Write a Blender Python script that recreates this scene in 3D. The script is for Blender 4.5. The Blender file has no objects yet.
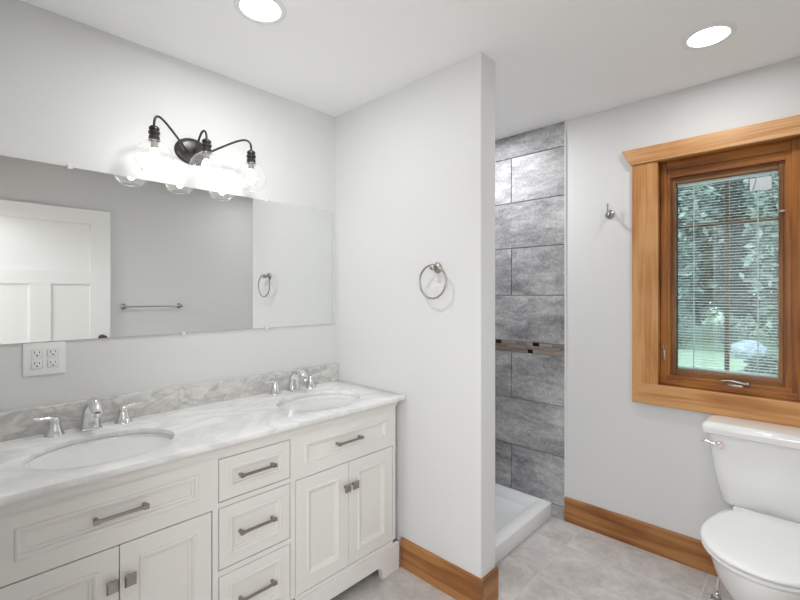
import bpy, bmesh, math, random
from mathutils import Vector, Matrix
random.seed(7)
S = bpy.context.scene
COL = S.collection
PI = math.pi

# ------------------------------------------------------------------ camera, world, big lights, exposure
YAW = 0.7598
cam_d = bpy.data.cameras.new('camera'); cam = bpy.data.objects.new('camera', cam_d); COL.objects.link(cam)
cam.location = (2.0595, 0.0, 1.3871); cam.rotation_euler = (PI/2, 0, YAW)
cam_d.sensor_fit = 'HORIZONTAL'; cam_d.sensor_width = 36; cam_d.lens = 433.22/800*36
cam_d.shift_y = -6.55/800; cam_d.clip_start = 0.02; cam_d.clip_end = 200
S.camera = cam
S.view_settings.view_transform = 'Standard'; S.view_settings.look = 'None'
S.view_settings.gamma = 1; S.view_settings.use_curve_mapping = False
S.view_settings.exposure = 0.45

W = bpy.data.worlds.new('overcast_sky'); S.world = W; W.use_nodes = True
bg = W.node_tree.nodes['Background']; bg.inputs[0].default_value = (0.88, 0.95, 1.0, 1); bg.inputs[1].default_value = 3.0

def area(name, loc, rot, size, watts, color=(1, 1, 1), shape='DISK', size_y=None, spread=PI):
    l = bpy.data.lights.new(name, 'AREA'); l.shape = shape; l.size = size; l.energy = watts; l.color = color
    if size_y: l.size_y = size_y
    l.spread = spread
    o = bpy.data.objects.new(name, l); COL.objects.link(o); o.location = loc; o.rotation_euler = rot
    return o
LAMPS = [(0.585, 0.805), (1.753, 2.155), (0.45, 2.17)]  # third lamp is unseen, added to brighten the shower
CAN_W = [4.3, 2.4, 8.6]
HALL_W = 38.0; HALL_C = 42.0
BULB_E = 9.5
for (lx, ly), w in zip(LAMPS, CAN_W):
    area('can_light', (lx, ly, 2.432), (0, 0, 0), 0.13, w, (0.985, 0.995, 1.0))
# unseen area lights added in the hallway to fill the room through the doorway
area('hall_side_fill', (2.78, -0.95, 1.45), Vector((-0.80, 0.60, 0.50)).to_track_quat('-Z', 'Y').to_euler(), 1.2, HALL_W, (0.95, 0.98, 1.0), 'RECTANGLE', 1.2)
area('hall_overhead_fill', (1.75, -0.75, 2.40), (math.radians(28), 0, 0), 1.1, HALL_C, (0.95, 0.98, 1.0), 'RECTANGLE', 0.7)  # second added fill, overhead and out of view

# ------------------------------------------------------------------ materials
MATS = {}
def mat(name, color, rough=0.5, metal=0.0, coat=0.0, spec=0.5, bump=0.0, bump_scale=200, var=0.0, var_scale=3.0):
    if name in MATS: return MATS[name]
    m = bpy.data.materials.new(name); m.use_nodes = True; nt = m.node_tree; b = nt.nodes['Principled BSDF']
    b.inputs['Base Color'].default_value = (*color, 1); b.inputs['Roughness'].default_value = rough
    b.inputs['Metallic'].default_value = metal; b.inputs['Coat Weight'].default_value = coat
    b.inputs['Specular IOR Level'].default_value = spec
    tc = nt.nodes.new('ShaderNodeTexCoord')
    if bump or var:
        n = nt.nodes.new('ShaderNodeTexNoise'); n.inputs['Scale'].default_value = bump_scale if bump else var_scale
        n.inputs['Detail'].default_value = 4; nt.links.new(tc.outputs['Object'], n.inputs['Vector'])
        if bump:
            bp = nt.nodes.new('ShaderNodeBump'); bp.inputs['Strength'].default_value = bump; bp.inputs['Distance'].default_value = 0.002
            nt.links.new(n.outputs['Fac'], bp.inputs['Height']); nt.links.new(bp.outputs['Normal'], b.inputs['Normal'])
        if var:
            n2 = nt.nodes.new('ShaderNodeTexNoise'); n2.inputs['Scale'].default_value = var_scale; n2.inputs['Detail'].default_value = 3
            nt.links.new(tc.outputs['Object'], n2.inputs['Vector'])
            r = nt.nodes.new('ShaderNodeValToRGB'); r.color_ramp.elements[0].position = .3; r.color_ramp.elements[1].position = .7
            r.color_ramp.elements[0].color = (*[c*(1-var) for c in color], 1); r.color_ramp.elements[1].color = (*[min(1, c*(1+var)) for c in color], 1)
            nt.links.new(n2.outputs['Fac'], r.inputs['Fac']); nt.links.new(r.outputs['Color'], b.inputs['Base Color'])
    MATS[name] = m
    return m

def srgb(r, g, b):
    f = lambda c: (c/255/12.92) if c/255 <= .04045 else ((c/255+.055)/1.055)**2.4
    return (f(r), f(g), f(b))

def wood(name, dark, mid, light, axis, rough=0.42, scale=1.0, seed=0.0):
    if name in MATS: return MATS[name]
    m = bpy.data.materials.new(name); m.use_nodes = True; nt = m.node_tree; L = nt.links; b = nt.nodes['Principled BSDF']
    tc = nt.nodes.new('ShaderNodeTexCoord'); mp = nt.nodes.new('ShaderNodeMapping')
    sc = [16*scale]*3; sc['xyz'.index(axis)] = 1.1*scale
    mp.inputs['Scale'].default_value = sc; mp.inputs['Location'].default_value = (seed, seed*1.7, seed*.6)
    L.new(tc.outputs['Object'], mp.inputs['Vector'])
    n = nt.nodes.new('ShaderNodeTexNoise'); n.inputs['Scale'].default_value = 1.0; n.inputs['Detail'].default_value = 5; n.inputs['Distortion'].default_value = .8
    L.new(mp.outputs[0], n.inputs['Vector'])
    mp2 = nt.nodes.new('ShaderNodeMapping'); sc2 = [110*scale]*3; sc2['xyz'.index(axis)] = 3.0*scale; mp2.inputs['Scale'].default_value = sc2
    L.new(tc.outputs['Object'], mp2.inputs['Vector'])
    n2 = nt.nodes.new('ShaderNodeTexNoise'); n2.inputs['Scale'].default_value = 1.0; n2.inputs['Detail'].default_value = 3
    L.new(mp2.outputs[0], n2.inputs['Vector'])
    n3 = nt.nodes.new('ShaderNodeTexNoise'); n3.inputs['Scale'].default_value = 3.2; n3.inputs['Detail'].default_value = 2
    L.new(tc.outputs['Object'], n3.inputs['Vector'])
    a = nt.nodes.new('ShaderNodeMath'); a.operation = 'MULTIPLY_ADD'; a.inputs[1].default_value = .35
    L.new(n2.outputs['Fac'], a.inputs[0]); L.new(n.outputs['Fac'], a.inputs[2])
    a2 = nt.nodes.new('ShaderNodeMath'); a2.operation = 'MULTIPLY_ADD'; a2.inputs[1].default_value = .5
    L.new(n3.outputs['Fac'], a2.inputs[0]); L.new(a.outputs[0], a2.inputs[2])
    r = nt.nodes.new('ShaderNodeValToRGB'); e = r.color_ramp.elements
    e[0].position = .62; e[0].color = (*dark, 1); e[1].position = 1.12; e[1].color = (*light, 1)
    k = e.new(.86); k.color = (*mid, 1)
    e[2].position = 1.0
    L.new(a2.outputs[0], r.inputs['Fac']); L.new(r.outputs['Color'], b.inputs['Base Color'])
    b.inputs['Roughness'].default_value = rough
    bp = nt.nodes.new('ShaderNodeBump'); bp.inputs['Strength'].default_value = .12; bp.inputs['Distance'].default_value = .002
    L.new(n2.outputs['Fac'], bp.inputs['Height']); L.new(bp.outputs['Normal'], b.inputs['Normal'])
    MATS[name] = m
    return m

def glass(name, tint=(1, 1, 1), refl=1.0):
    """thin clear glass: a reflection by Fresnel over a plain see-through pane"""
    if name in MATS: return MATS[name]
    m = bpy.data.materials.new(name); m.use_nodes = True; nt = m.node_tree; nt.nodes.clear()
    out = nt.nodes.new('ShaderNodeOutputMaterial'); t = nt.nodes.new('ShaderNodeBsdfTransparent'); t.inputs[0].default_value = (*tint, 1)
    g = nt.nodes.new('ShaderNodeBsdfGlossy'); g.inputs['Roughness'].default_value = .01
    lw0 = nt.nodes.new('ShaderNodeLayerWeight'); lw0.inputs['Blend'].default_value = .5
    lw = nt.nodes.new('ShaderNodeMath'); lw.operation = 'POWER'; lw.inputs[1].default_value = 4.0
    nt.links.new(lw0.outputs['Facing'], lw.inputs[0])
    mu = nt.nodes.new('ShaderNodeMath'); mu.operation = 'MULTIPLY_ADD'; mu.inputs[1].default_value = .7*refl; mu.inputs[2].default_value = .05*refl
    mx = nt.nodes.new('ShaderNodeMixShader')
    nt.links.new(lw.outputs[0], mu.inputs[0]); nt.links.new(mu.outputs[0], mx.inputs[0])
    nt.links.new(t.outputs[0], mx.inputs[1]); nt.links.new(g.outputs[0], mx.inputs[2]); nt.links.new(mx.outputs[0], out.inputs['Surface'])
    MATS[name] = m
    return m

def emis(name, color, strength):
    m = bpy.data.materials.new(name); m.use_nodes = True; b = m.node_tree.nodes['Principled BSDF']
    b.inputs['Base Color'].default_value = (.9, .9, .9, 1); b.inputs['Emission Color'].default_value = (*color, 1); b.inputs['Emission Strength'].default_value = strength
    return m

def marble(name, base, vein, soft, scale, amount):
    m = bpy.data.materials.new(name); m.use_nodes = True; nt = m.node_tree; L = nt.links; b = nt.nodes['Principled BSDF']
    tc = nt.nodes.new('ShaderNodeTexCoord'); mp = nt.nodes.new('ShaderNodeMapping'); mp.inputs['Rotation'].default_value = (.3, .2, .5)
    mp.inputs['Scale'].default_value = (1.6, .9, 1.6)
    L.new(tc.outputs['Object'], mp.inputs['Vector'])
    n = nt.nodes.new('ShaderNodeTexNoise'); n.inputs['Scale'].default_value = scale; n.inputs['Detail'].default_value = 7; n.inputs['Roughness'].default_value = .6; n.inputs['Distortion'].default_value = 1.3
    L.new(mp.outputs[0], n.inputs['Vector'])
    s = nt.nodes.new('ShaderNodeMath'); s.operation = 'SUBTRACT'; s.inputs[1].default_value = .5; L.new(n.outputs['Fac'], s.inputs[0])
    ab = nt.nodes.new('ShaderNodeMath'); ab.operation = 'ABSOLUTE'; L.new(s.outputs[0], ab.inputs[0])
    r = nt.nodes.new('ShaderNodeValToRGB'); e = r.color_ramp.elements; e[0].position = 0; e[0].color = (*vein, 1); e[1].position = .07; e[1].color = (*base, 1)
    L.new(ab.outputs[0], r.inputs['Fac'])
    n2 = nt.nodes.new('ShaderNodeTexNoise'); n2.inputs['Scale'].default_value = scale*2.4; n2.inputs['Detail'].default_value = 6; n2.inputs['Distortion'].default_value = .8
    L.new(mp.outputs[0], n2.inputs['Vector'])
    r2 = nt.nodes.new('ShaderNodeValToRGB'); e = r2.color_ramp.elements; e[0].position = .36; e[0].color = (*soft, 1); e[1].position = .62; e[1].color = (*base, 1)
    L.new(n2.outputs['Fac'], r2.inputs['Fac'])
    mx = nt.nodes.new('ShaderNodeMix'); mx.data_type = 'RGBA'; mx.blend_type = 'MULTIPLY'; mx.inputs[0].default_value = amount
    L.new(r2.outputs['Color'], mx.inputs[6]); L.new(r.outputs['Color'], mx.inputs[7])
    L.new(mx.outputs[2], b.inputs['Base Color']); b.inputs['Roughness'].default_value = .22; b.inputs['Specular IOR Level'].default_value = .45
    return m

def tile_mat(name, dark, mid, light, axis, rough, contrast=1.0, stretch=5.0, base_scale=6.0):
    m = bpy.data.materials.new(name); m.use_nodes = True; nt = m.node_tree; L = nt.links; b = nt.nodes['Principled BSDF']
    tc = nt.nodes.new('ShaderNodeTexCoord'); geo = nt.nodes.new('ShaderNodeNewGeometry')
    sc = nt.nodes.new('ShaderNodeVectorMath'); sc.operation = 'SCALE'; sc.inputs['Scale'].default_value = 9.0
    cmb = nt.nodes.new('ShaderNodeCombineXYZ'); 
    for i in range(3): L.new(geo.outputs['Random Per Island'], cmb.inputs[i])
    L.new(cmb.outputs[0], sc.inputs[0])
    add = nt.nodes.new('ShaderNodeVectorMath'); add.operation = 'ADD'; L.new(tc.outputs['Object'], add.inputs[0]); L.new(sc.outputs[0], add.inputs[1])
    mp = nt.nodes.new('ShaderNodeMapping'); s3 = [stretch]*3
    if axis: s3['xyz'.index(axis)] = 1.0
    mp.inputs['Scale'].default_value = s3; L.new(add.outputs[0], mp.inputs['Vector'])
    n = nt.nodes.new('ShaderNodeTexNoise'); n.inputs['Scale'].default_value = base_scale; n.inputs['Detail'].default_value = 10; n.inputs['Roughness'].default_value = .72; n.inputs['Distortion'].default_value = .35
    L.new(mp.outputs[0], n.inputs['Vector'])
    n2 = nt.nodes.new('ShaderNodeTexNoise'); n2.inputs['Scale'].default_value = 2.2; n2.inputs['Detail'].default_value = 4
    L.new(add.outputs[0], n2.inputs['Vector'])
    a = nt.nodes.new('ShaderNodeMath'); a.operation = 'MULTIPLY_ADD'; a.inputs[1].default_value = .6; L.new(n2.outputs['Fac'], a.inputs[0]); L.new(n.outputs['Fac'], a.inputs[2])
    n5 = nt.nodes.new('ShaderNodeTexNoise'); n5.inputs['Scale'].default_value = 55 if axis else 28; n5.inputs['Detail'].default_value = 6; n5.inputs['Roughness'].default_value = .7
    L.new(add.outputs[0], n5.inputs['Vector'])
    a5 = nt.nodes.new('ShaderNodeMath'); a5.operation = 'MULTIPLY_ADD'; a5.inputs[1].default_value = .5; L.new(n5.outputs['Fac'], a5.inputs[0]); L.new(a.outputs[0], a5.inputs[2])
    a6 = nt.nodes.new('ShaderNodeMath'); a6.operation = 'SUBTRACT'; a6.inputs[1].default_value = .25; L.new(a5.outputs[0], a6.inputs[0]); a = a6
    r = nt.nodes.new('ShaderNodeValToRGB'); e = r.color_ramp.elements
    e[0].position = .80-.2*contrast; e[0].color = (*dark, 1); e[1].position = min(1, .80+.2*contrast); e[1].color = (*light, 1)
    k = e.new(.80); k.color = (*mid, 1)
    L.new(a.outputs[0], r.inputs['Fac']); L.new(r.outputs['Color'], b.inputs['Base Color']); b.inputs['Roughness'].default_value = rough
    bp = nt.nodes.new('ShaderNodeBump'); bp.inputs['Strength'].default_value = .15; bp.inputs['Distance'].default_value = .003
    L.new(n.outputs['Fac'], bp.inputs['Height']); L.new(bp.outputs['Normal'], b.inputs['Normal'])
    return m

M_WALL = mat('painted_drywall', (.725, .725, .72), .75, bump=.05, bump_scale=260)
M_CEIL = mat('ceiling_paint', (.94, .94, .938), .9, bump=.05, bump_scale=200)
M_CAB = mat('cabinet_paint', (.80, .785, .75), .38)
M_DOOR = mat('door_paint', (.88, .88, .865), .4)
M_DARK = mat('gap_shade', (.05, .045, .04), .8)
M_NICK = mat('brushed_nickel', (.40, .38, .355), .33, 1.0)
M_PULL = mat('dark_nickel', (.36, .33, .30), .34, 1.0)
M_CHROME = mat('polished_chrome', (.78, .78, .78), .10, 1.0)
M_BRONZE = mat('dark_bronze', (.06, .056, .054), .36, .75, var=.2, var_scale=30)
M_PORC = mat('white_porcelain', (.84, .84, .83), .10, coat=.4)
M_PAN = mat('shower_acrylic', (.82, .83, .84), .25)
M_PLASTIC = mat('white_plastic', (.84, .84, .83), .35)
M_SLOT = mat('outlet_slot', (.05, .05, .05), .6)
M_MIRROR = mat('mirror_silver', (.86, .875, .87), .004, 1.0)
M_MIREDGE = mat('mirror_edge', (.30, .36, .34), .2)
M_CLIP = mat('clear_clip', (.75, .76, .76), .15)
M_CAULK = mat('white_caulk', (.82, .82, .81), .5)
M_GROUT = mat('shower_grout', (.17, .17, .175), .9)
M_FGROUT = mat('floor_grout', srgb(205, 203, 201), .9)
M_HOSE = mat('braided_hose', (.55, .55, .55), .35, .8, bump=.6, bump_scale=900)
M_BLIND = mat('blind_white', (.66, .69, .69), .5)
M_STICK = mat('sticker_film', (.66, .73, .75), .5)
M_STICKG = mat('sticker_print', (.30, .36, .38), .6)
M_MARBLE = marble('carrara_marble', (.93, .93, .92), (.66, .66, .655), (.86, .86, .855), 2.6, .5)
M_SPLASH = marble('grey_marble', (.84, .83, .81), (.60, .59, .575), (.68, .67, .655), 7.0, .8)
M_STILE = tile_mat('shower_stone_tile', srgb(116, 116, 118), srgb(158, 158, 160), srgb(196, 196, 197), 'x', .5, .95, 3.2, 4.0)
M_STILEY = tile_mat('shower_stone_tile_side', srgb(116, 116, 118), srgb(158, 158, 160), srgb(196, 196, 197), 'y', .5, .95, 3.2, 4.0)
M_FTILE = tile_mat('floor_stone_tile', srgb(174, 168, 164), srgb(197, 192, 189), srgb(214, 210, 207), None, .42, 1.1, 1.0, 6.0)
M_WCAS = {a: wood('casing_wood_'+a, srgb(150, 94, 48), srgb(190, 132, 76), srgb(208, 156, 102), a, .4, 1.0, 2.0) for a in 'xz'}
M_WHEAD = wood('head_wood', srgb(160, 104, 58), srgb(198, 142, 90), srgb(214, 168, 118), 'x', .4, 1.0, 5.0)
M_WFRAME = {a: wood('frame_wood_'+a, srgb(102, 58, 20), srgb(144, 86, 32), srgb(174, 112, 48), a, .35, 1.2, 1.0) for a in 'xz'}
M_WSASH = {a: wood('sash_wood_'+a, srgb(92, 56, 28), srgb(124, 80, 42), srgb(150, 104, 60), a, .4, 1.2, 3.0) for a in 'xz'}
M_BASE = {a: wood('baseboard_wood_'+a, srgb(112, 66, 30), srgb(152, 98, 50), srgb(174, 122, 70), a, .38, .9, 8.0) for a in 'xy'}
M_GLASS = glass('clear_glass')
def haze_glass(m, amount):
    """faintly cloudy glass: a little of the light inside is scattered in the glass itself"""
    nt = m.node_tree; out = [n for n in nt.nodes if n.type == 'OUTPUT_MATERIAL'][0]; src = out.inputs['Surface'].links[0].from_socket
    tr = nt.nodes.new('ShaderNodeBsdfTranslucent'); tr.inputs[0].default_value = (.95, .95, .95, 1); mx = nt.nodes.new('ShaderNodeMixShader'); mx.inputs[0].default_value = amount
    nt.links.new(src, mx.inputs[1]); nt.links.new(tr.outputs[0], mx.inputs[2]); nt.links.new(mx.outputs[0], out.inputs['Surface'])
haze_glass(M_GLASS, .05)
M_PANE = glass('window_glass', (.93, .97, .97), .8)
M_BULB = emis('bulb_glow', (1.0, .985, .955), BULB_E)
M_CAN = emis('can_light_glow', (1.0, .98, .95), 6.0)

# ------------------------------------------------------------------ mesh helpers
class MB:
    def __init__(s): s.bm = bmesh.new()
    def box(s, x0, x1, y0, y1, z0, z1, bev=0.0, seg=2):
        bm = bmesh.new(); r = bmesh.ops.create_cube(bm, size=1)
        for v in bm.verts: v.co = ((x0+x1)/2+v.co.x*(x1-x0), (y0+y1)/2+v.co.y*(y1-y0), (z0+z1)/2+v.co.z*(z1-z0))
        if bev: bmesh.ops.bevel(bm, geom=bm.edges[:], offset=bev, segments=seg, profile=.6, affect='EDGES')
        s.merge(bm); return s
    def merge(s, bm, mtx=None):
        if mtx is not None: bmesh.ops.transform(bm, matrix=mtx, verts=bm.verts)
        me = bpy.data.meshes.new('tmp'); bm.to_mesh(me); bm.free(); s.bm.from_mesh(me); bpy.data.meshes.remove(me)
    def rings(s, rings, cap=(True, True), close=False):
        n = len(rings[0]); vs = [[s.bm.verts.new(p) for p in r] for r in rings]
        m = len(vs); k = m if close else m-1
        for i in range(k):
            a, b = vs[i], vs[(i+1) % m]
            for j in range(n): s.bm.faces.new((a[j], a[(j+1) % n], b[(j+1) % n], b[j]))
        if not close:
            if cap[0]: s.bm.faces.new(vs[0][::-1])
            if cap[1]: s.bm.faces.new(vs[-1])
        return s
    def lathe(s, prof, org=(0, 0, 0), axis='z', n=32, cap=(True, True)):
        """prof: (radius, height) pairs"""
        o = Vector(org); R = []
        for r, h in prof:
            ring = []
            for i in range(n):
                a = 2*PI*i/n; c, d = r*math.cos(a), r*math.sin(a)
                ring.append(o+Vector({'z': (c, d, h), 'x': (h, c, d), 'y': (d, h, c)}[axis]))
            R.append(ring)
        return s.rings(R, cap)
    def tube(s, pts, rad, n=12, close=False, cap=True, squash=None):
        P = [Vector(p) for p in pts]; m = len(P); R = []; prev = None
        for i in range(m):
            if close: t = P[(i+1) % m]-P[i-1]
            else: t = P[min(i+1, m-1)]-P[max(i-1, 0)]
            t.normalize()
            if prev is None:
                u = Vector((0, 0, 1)) if abs(t.z) < .9 else Vector((1, 0, 0))
                u = (u-t*u.dot(t)).normalized()
            else: u = (prev-t*prev.dot(t)).normalized()
            prev = u; v = t.cross(u); r = rad[i] if isinstance(rad, (list, tuple)) else rad
            q = squash[i] if isinstance(squash, (list, tuple)) else (squash or 1)
            R.append([P[i]+u*(r*math.cos(2*PI*j/n))+v*(r*q*math.sin(2*PI*j/n)) for j in range(n)])
        return s.rings(R, (cap, cap), close)
    def prism(s, poly, axis, a0, a1):
        """poly of 2D points extruded along axis from a0 to a1"""
        f = {'x': lambda p, a: (a, p[0], p[1]), 'y': lambda p, a: (p[0], a, p[1]), 'z': lambda p, a: (p[0], p[1], a)}[axis]
        return s.rings([[f(p, a0) for p in poly], [f(p, a1) for p in poly]])
    def sphere(s, c, r, n=16, sc=(1, 1, 1)):
        bm = bmesh.new(); bmesh.ops.create_uvsphere(bm, u_segments=n, v_segments=max(6, n//2), radius=r)
        for v in bm.verts: v.co = Vector(c)+Vector((v.co.x*sc[0], v.co.y*sc[1], v.co.z*sc[2]))
        s.merge(bm); return s
    def build(s, name, m, parent=None, smooth=None, loc=None):
        bmesh.ops.recalc_face_normals(s.bm, faces=s.bm.faces)
        me = bpy.data.meshes.new(name)
        if loc is None: loc = (0, 0, 0)
        s.bm.to_mesh(me); s.bm.free()
        for mm in (m if isinstance(m, (list, tuple)) else [m]): me.materials.append(mm)
        if smooth:
            me.shade_smooth()
            if smooth < 180: me.set_sharp_from_angle(angle=math.radians(smooth))
        o = bpy.data.objects.new(name, me); COL.objects.link(o)
        if parent is not None: o.parent = parent
        o.location = loc
        return o

def tag(o, label=None, cat=None, group=None, kind=None):
    if label: o['label'] = label
    if cat: o['category'] = cat
    if group: o['group'] = group
    if kind: o['kind'] = kind
    return o
def empty(name, loc, label, cat, group=None, kind=None, rz=0):
    o = bpy.data.objects.new(name, None); COL.objects.link(o); o.location = loc; o.rotation_euler.z = rz; o.empty_display_size = .1
    return tag(o, label, cat, group, kind)
def copy_tree(o, loc=None, parent=None):
    c = o.copy(); COL.objects.link(c)
    if parent is not None: c.parent = parent
    if loc is not None: c.location = loc
    for ch in [q for q in bpy.data.objects if q.parent == o]: copy_tree(ch, None, c)
    return c
def smooth_path(pts, n=8):
    """Catmull-Rom through the points"""
    P = [Vector(p) for p in pts]; P = [P[0]*2-P[1]]+P+[P[-1]*2-P[-2]]; out = []
    for i in range(1, len(P)-2):
        for k in range(n):
            t = k/n; a, b, c, d = P[i-1], P[i], P[i+1], P[i+2]
            out.append(.5*((2*b)+(c-a)*t+(2*a-5*b+4*c-d)*t*t+(3*b-a-3*c+d)*t**3))
    out.append(P[-2]); return out
def rect_panel(mb, y0, y1, z0, z1, steps, xf):
    """a face in the plane x = xf seen from +x: nested rectangles, steps = (inset, depth outwards)"""
    R = []
    for ins, dep in steps:
        R.append([(xf+dep, y0+ins, z0+ins), (xf+dep, y1-ins, z0+ins), (xf+dep, y1-ins, z1-ins), (xf+dep, y0+ins, z1-ins)])
    mb.rings(R)

# ------------------------------------------------------------------ room dimensions
CZ = 2.44; PY0, PY1, PXE = 1.609, 1.728, 1.0167; BY = 2.619; RX = 2.30; FY = 0.02; TX = .965
WX0, WX1, WZ0, WZ1 = 1.469, 2.022, .903, 2.088

def structure(name, mb, m, label, cat, smooth=None, parent=None):
    o = mb.build(name, m, parent, smooth)
    return tag(o, label, cat, kind='structure')

# floor: stone tiles bedded in grout
fl = empty('floor', (0, 0, 0), 'pale grey stone tile floor with light grout lines', 'floor', kind='structure')
MB().box(-.1, 2.45, -.12, 2.75, -.06, -.0010).build('grout_bed', M_FGROUT, fl)
t = MB(); step = .61; gap = .0025
for i in range(-2, 4):
    for j in range(-4, 2):
        x0 = max(1.08+i*step, -.05); x1 = min(1.08+(i+1)*step, 2.35); y0 = max(2.36+j*step, -.12); y1 = min(2.36+(j+1)*step, 2.70)
        if x1-x0 < .02 or y1-y0 < .02: continue
        t.box(x0+gap, x1-gap, y0+gap, y1-gap, -.03, 0, .0008, 1)
t.build('floor_tiles', M_FTILE, fl)

structure('ceiling', MB().box(-.15, 2.45, -.12, 2.75, CZ, CZ+.1), M_CEIL, 'smooth white flat bathroom ceiling', 'ceiling')
structure('wall_left', MB().box(-.15, 0, -.12, 2.75, 0, CZ), M_WALL, 'light grey painted wall behind the mirror and vanity', 'wall')
structure('wall_partition', MB().box(-.01, PXE, PY0, PY1, 0, CZ+.01, .004, 2), M_WALL, 'light grey partition wall between vanity and shower', 'wall')
wb = MB()
wb.box(TX, WX0-.012, BY, BY+.15, 0, CZ).box(WX1+.012, 2.45, BY, BY+.15, 0, CZ).box(WX0-.012, WX1+.012, BY, BY+.15, 0, WZ0-.012).box(WX0-.012, WX1+.012, BY, BY+.15, WZ1+.012, CZ)
structure('wall_back', wb, M_WALL, 'light grey painted wall around the wooden window', 'wall')
structure('wall_right', MB().box(RX, RX+.15, FY, BY, 0, CZ), M_WALL, 'light grey painted wall opposite the mirror carrying the towel bar', 'wall')
wf = MB(); DX0, DX1, DZ = 1.335, 2.25, 2.085
wf.box(0, DX0, -.10, FY, 0, CZ).box(DX1, RX+.15, -.10, FY, 0, CZ).box(DX0, DX1, -.10, FY, DZ, CZ)
structure('wall_front', wf, M_WALL, 'light grey painted wall with the open doorway', 'wall')
# hallway outside the doorway
structure('wall_hall', MB().box(.4, .5, -2.0, -.10, 0, CZ).box(3.2, 3.3, -2.0, -.10, 0, CZ).box(.4, 3.3, -2.1, -2.0, 0, CZ).box(RX+.15, 3.3, -.10, 0, 0, CZ).box(.4, 3.3, -2.1, -.12, CZ, CZ+.1), M_WALL, 'plain light walls of the hallway outside the doorway', 'wall')
structure('floor_hall', MB().box(.4, 3.3, -2.1, -.12, -.06, 0), M_BASE['x'], 'wooden hallway floor outside the doorway', 'floor')
tr = MB(); tr.box(DX0-.09, DX0, FY, FY+.018, 0, DZ+.09, .003).box(DX0, DX1, FY, FY+.018, DZ, DZ+.09, .003)
structure('trim_1', tr, M_WCAS['z'], 'wooden casing around the open doorway', 'trim')

# shower walls: stone tiles on grout, with a mosaic band
ws = empty('wall_shower', (0, 0, 0), 'dark grey stone tiled shower wall with thin mosaic band', 'wall', kind='structure')
g = MB(); g.box(0, TX, BY+.003, BY+.15, 0, CZ); g.box(0, .004, PY1, BY+.003, 0, CZ); g.box(.004, .86, PY1-.0005, PY1+.004, 0, CZ); g.build('grout_bed', M_GROUT, ws)
rows = [(0, .08, 1), (.08, .383, 0), (.383, .692, 1), (.692, 1.0, 0), (1.071, 1.375, 1), (1.375, 1.687, 0), (1.687, 1.99, 1), (1.99, 2.29, 0), (2.29, CZ, 1)]
tb = MB(); tl = MB(); G = .0022
for z0, z1, k in rows:
    cuts = [.012, .605, TX] if k == 0 else [.012, .355, TX]
    for a, b_ in zip(cuts, cuts[1:]): tb.box(a+G, b_-(0 if b_ == TX else G), BY-.008, BY+.02, z0+G, z1-G, .0012, 1)
    for a, b_ in zip([PY1+.012, PY1+.012+(.61 if k == 0 else .30), BY-.008], [PY1+.012+(.61 if k == 0 else .30), BY-.008]): tl.box(-.01, .012, a+G, b_-G, z0+G, z1-G, .0012, 1)
    for a, b_ in ([(.012, .5), (.5, .86)] if k == 0 else [(.012, .25), (.25, .86)]): tb.box(a+G, b_-G, PY1-.002, PY1+.012, z0+G, z1-G, .0012, 1)
tb.build('shower_tiles', M_STILE, ws); tl.build('shower_tiles', M_STILEY, ws)
MB().box(TX, TX+.007, BY-.010, BY+.01, .145, CZ, .002, 1).build('edge_trim', M_CAULK, ws)
MOS = [mat('mosaic_brown', srgb(126, 112, 104), .35), mat('mosaic_taupe', srgb(140, 128, 120), .3), mat('mosaic_grey', srgb(132, 128, 126), .3),
       mat('mosaic_beige', srgb(150, 138, 129), .35), mat('mosaic_black', srgb(26, 18, 16), .12)]
mo = MB(); rnd = random.Random(3); rz = [(1.0, 1.0235), (1.0235, 1.0475), (1.0475, 1.071)]
acc = {0: [(.722, .757)], 1: [(.20, .235)], 2: [(.490, .527), (.758, .800)]}
def mosaic_piece(x0, x1, z0, z1, mi):
    n0 = len(mo.bm.faces); mo.box(x0+.0007, x1-.0007, BY-.008, BY+.02, z0+.0007, z1-.0007, .0006, 1)
    mo.bm.faces.ensure_lookup_table()
    for f in mo.bm.faces[n0:]: f.material_index = mi
for r_, (z0, z1) in enumerate(rz):
    edges = [(.012, None)]; x = .012
    fixed = sorted(acc[r_]); 
    while x < TX-.004:
        if fixed and x >= fixed[0][0]-.0001:
            mosaic_piece(fixed[0][0], fixed[0][1], z0, z1, 4); x = fixed[0][1]; fixed.pop(0); continue
        stop = fixed[0][0] if fixed else TX
        x1 = min(x+rnd.uniform(.05, .15), stop)
        if stop-x1 < .02: x1 = stop
        half = rnd.random() < .7
        if half:
            zm = (z0+z1)/2; mosaic_piece(x, x1, z0, zm, rnd.randrange(4)); mosaic_piece(x, x1, zm, z1, rnd.randrange(4))
        else: mosaic_piece(x, x1, z0, z1, rnd.randrange(4))
        x = x1
mo.build('mosaic_band', MOS, ws)

# baseboards
def base_prof(h=.1465, d=.013): return [(0, 0), (d, 0), (d, h-.006), (d-.004, h-.001), (d-.006, h), (0, h)]
b = MB(); b.prism([(BY-p, z) for p, z in base_prof()], 'x', TX+.002, RX)
structure('baseboard_back', b, M_BASE['x'], 'brown wooden baseboard along the wall under the window', 'baseboard')
b = MB(); b.prism([(PY0-p, z) for p, z in base_prof()], 'x', .545, PXE+.013); n0 = len(b.bm.faces); b.box(PXE, PXE+.013, PY0-.0, PY1+.006, 0, .1445, .002)
b.bm.faces.ensure_lookup_table()
for f in b.bm.faces[n0:]: f.material_index = 1
structure('baseboard_partition', b, [M_BASE['x'], M_BASE['y']], 'brown wooden baseboard wrapping the end of the partition wall', 'baseboard')
b = MB(); b.prism([(RX-p, z) for p, z in base_prof()], 'y', FY, BY-.013)
structure('baseboard_right', b, M_BASE['y'], 'brown wooden baseboard along the wall opposite the mirror', 'baseboard')
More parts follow.
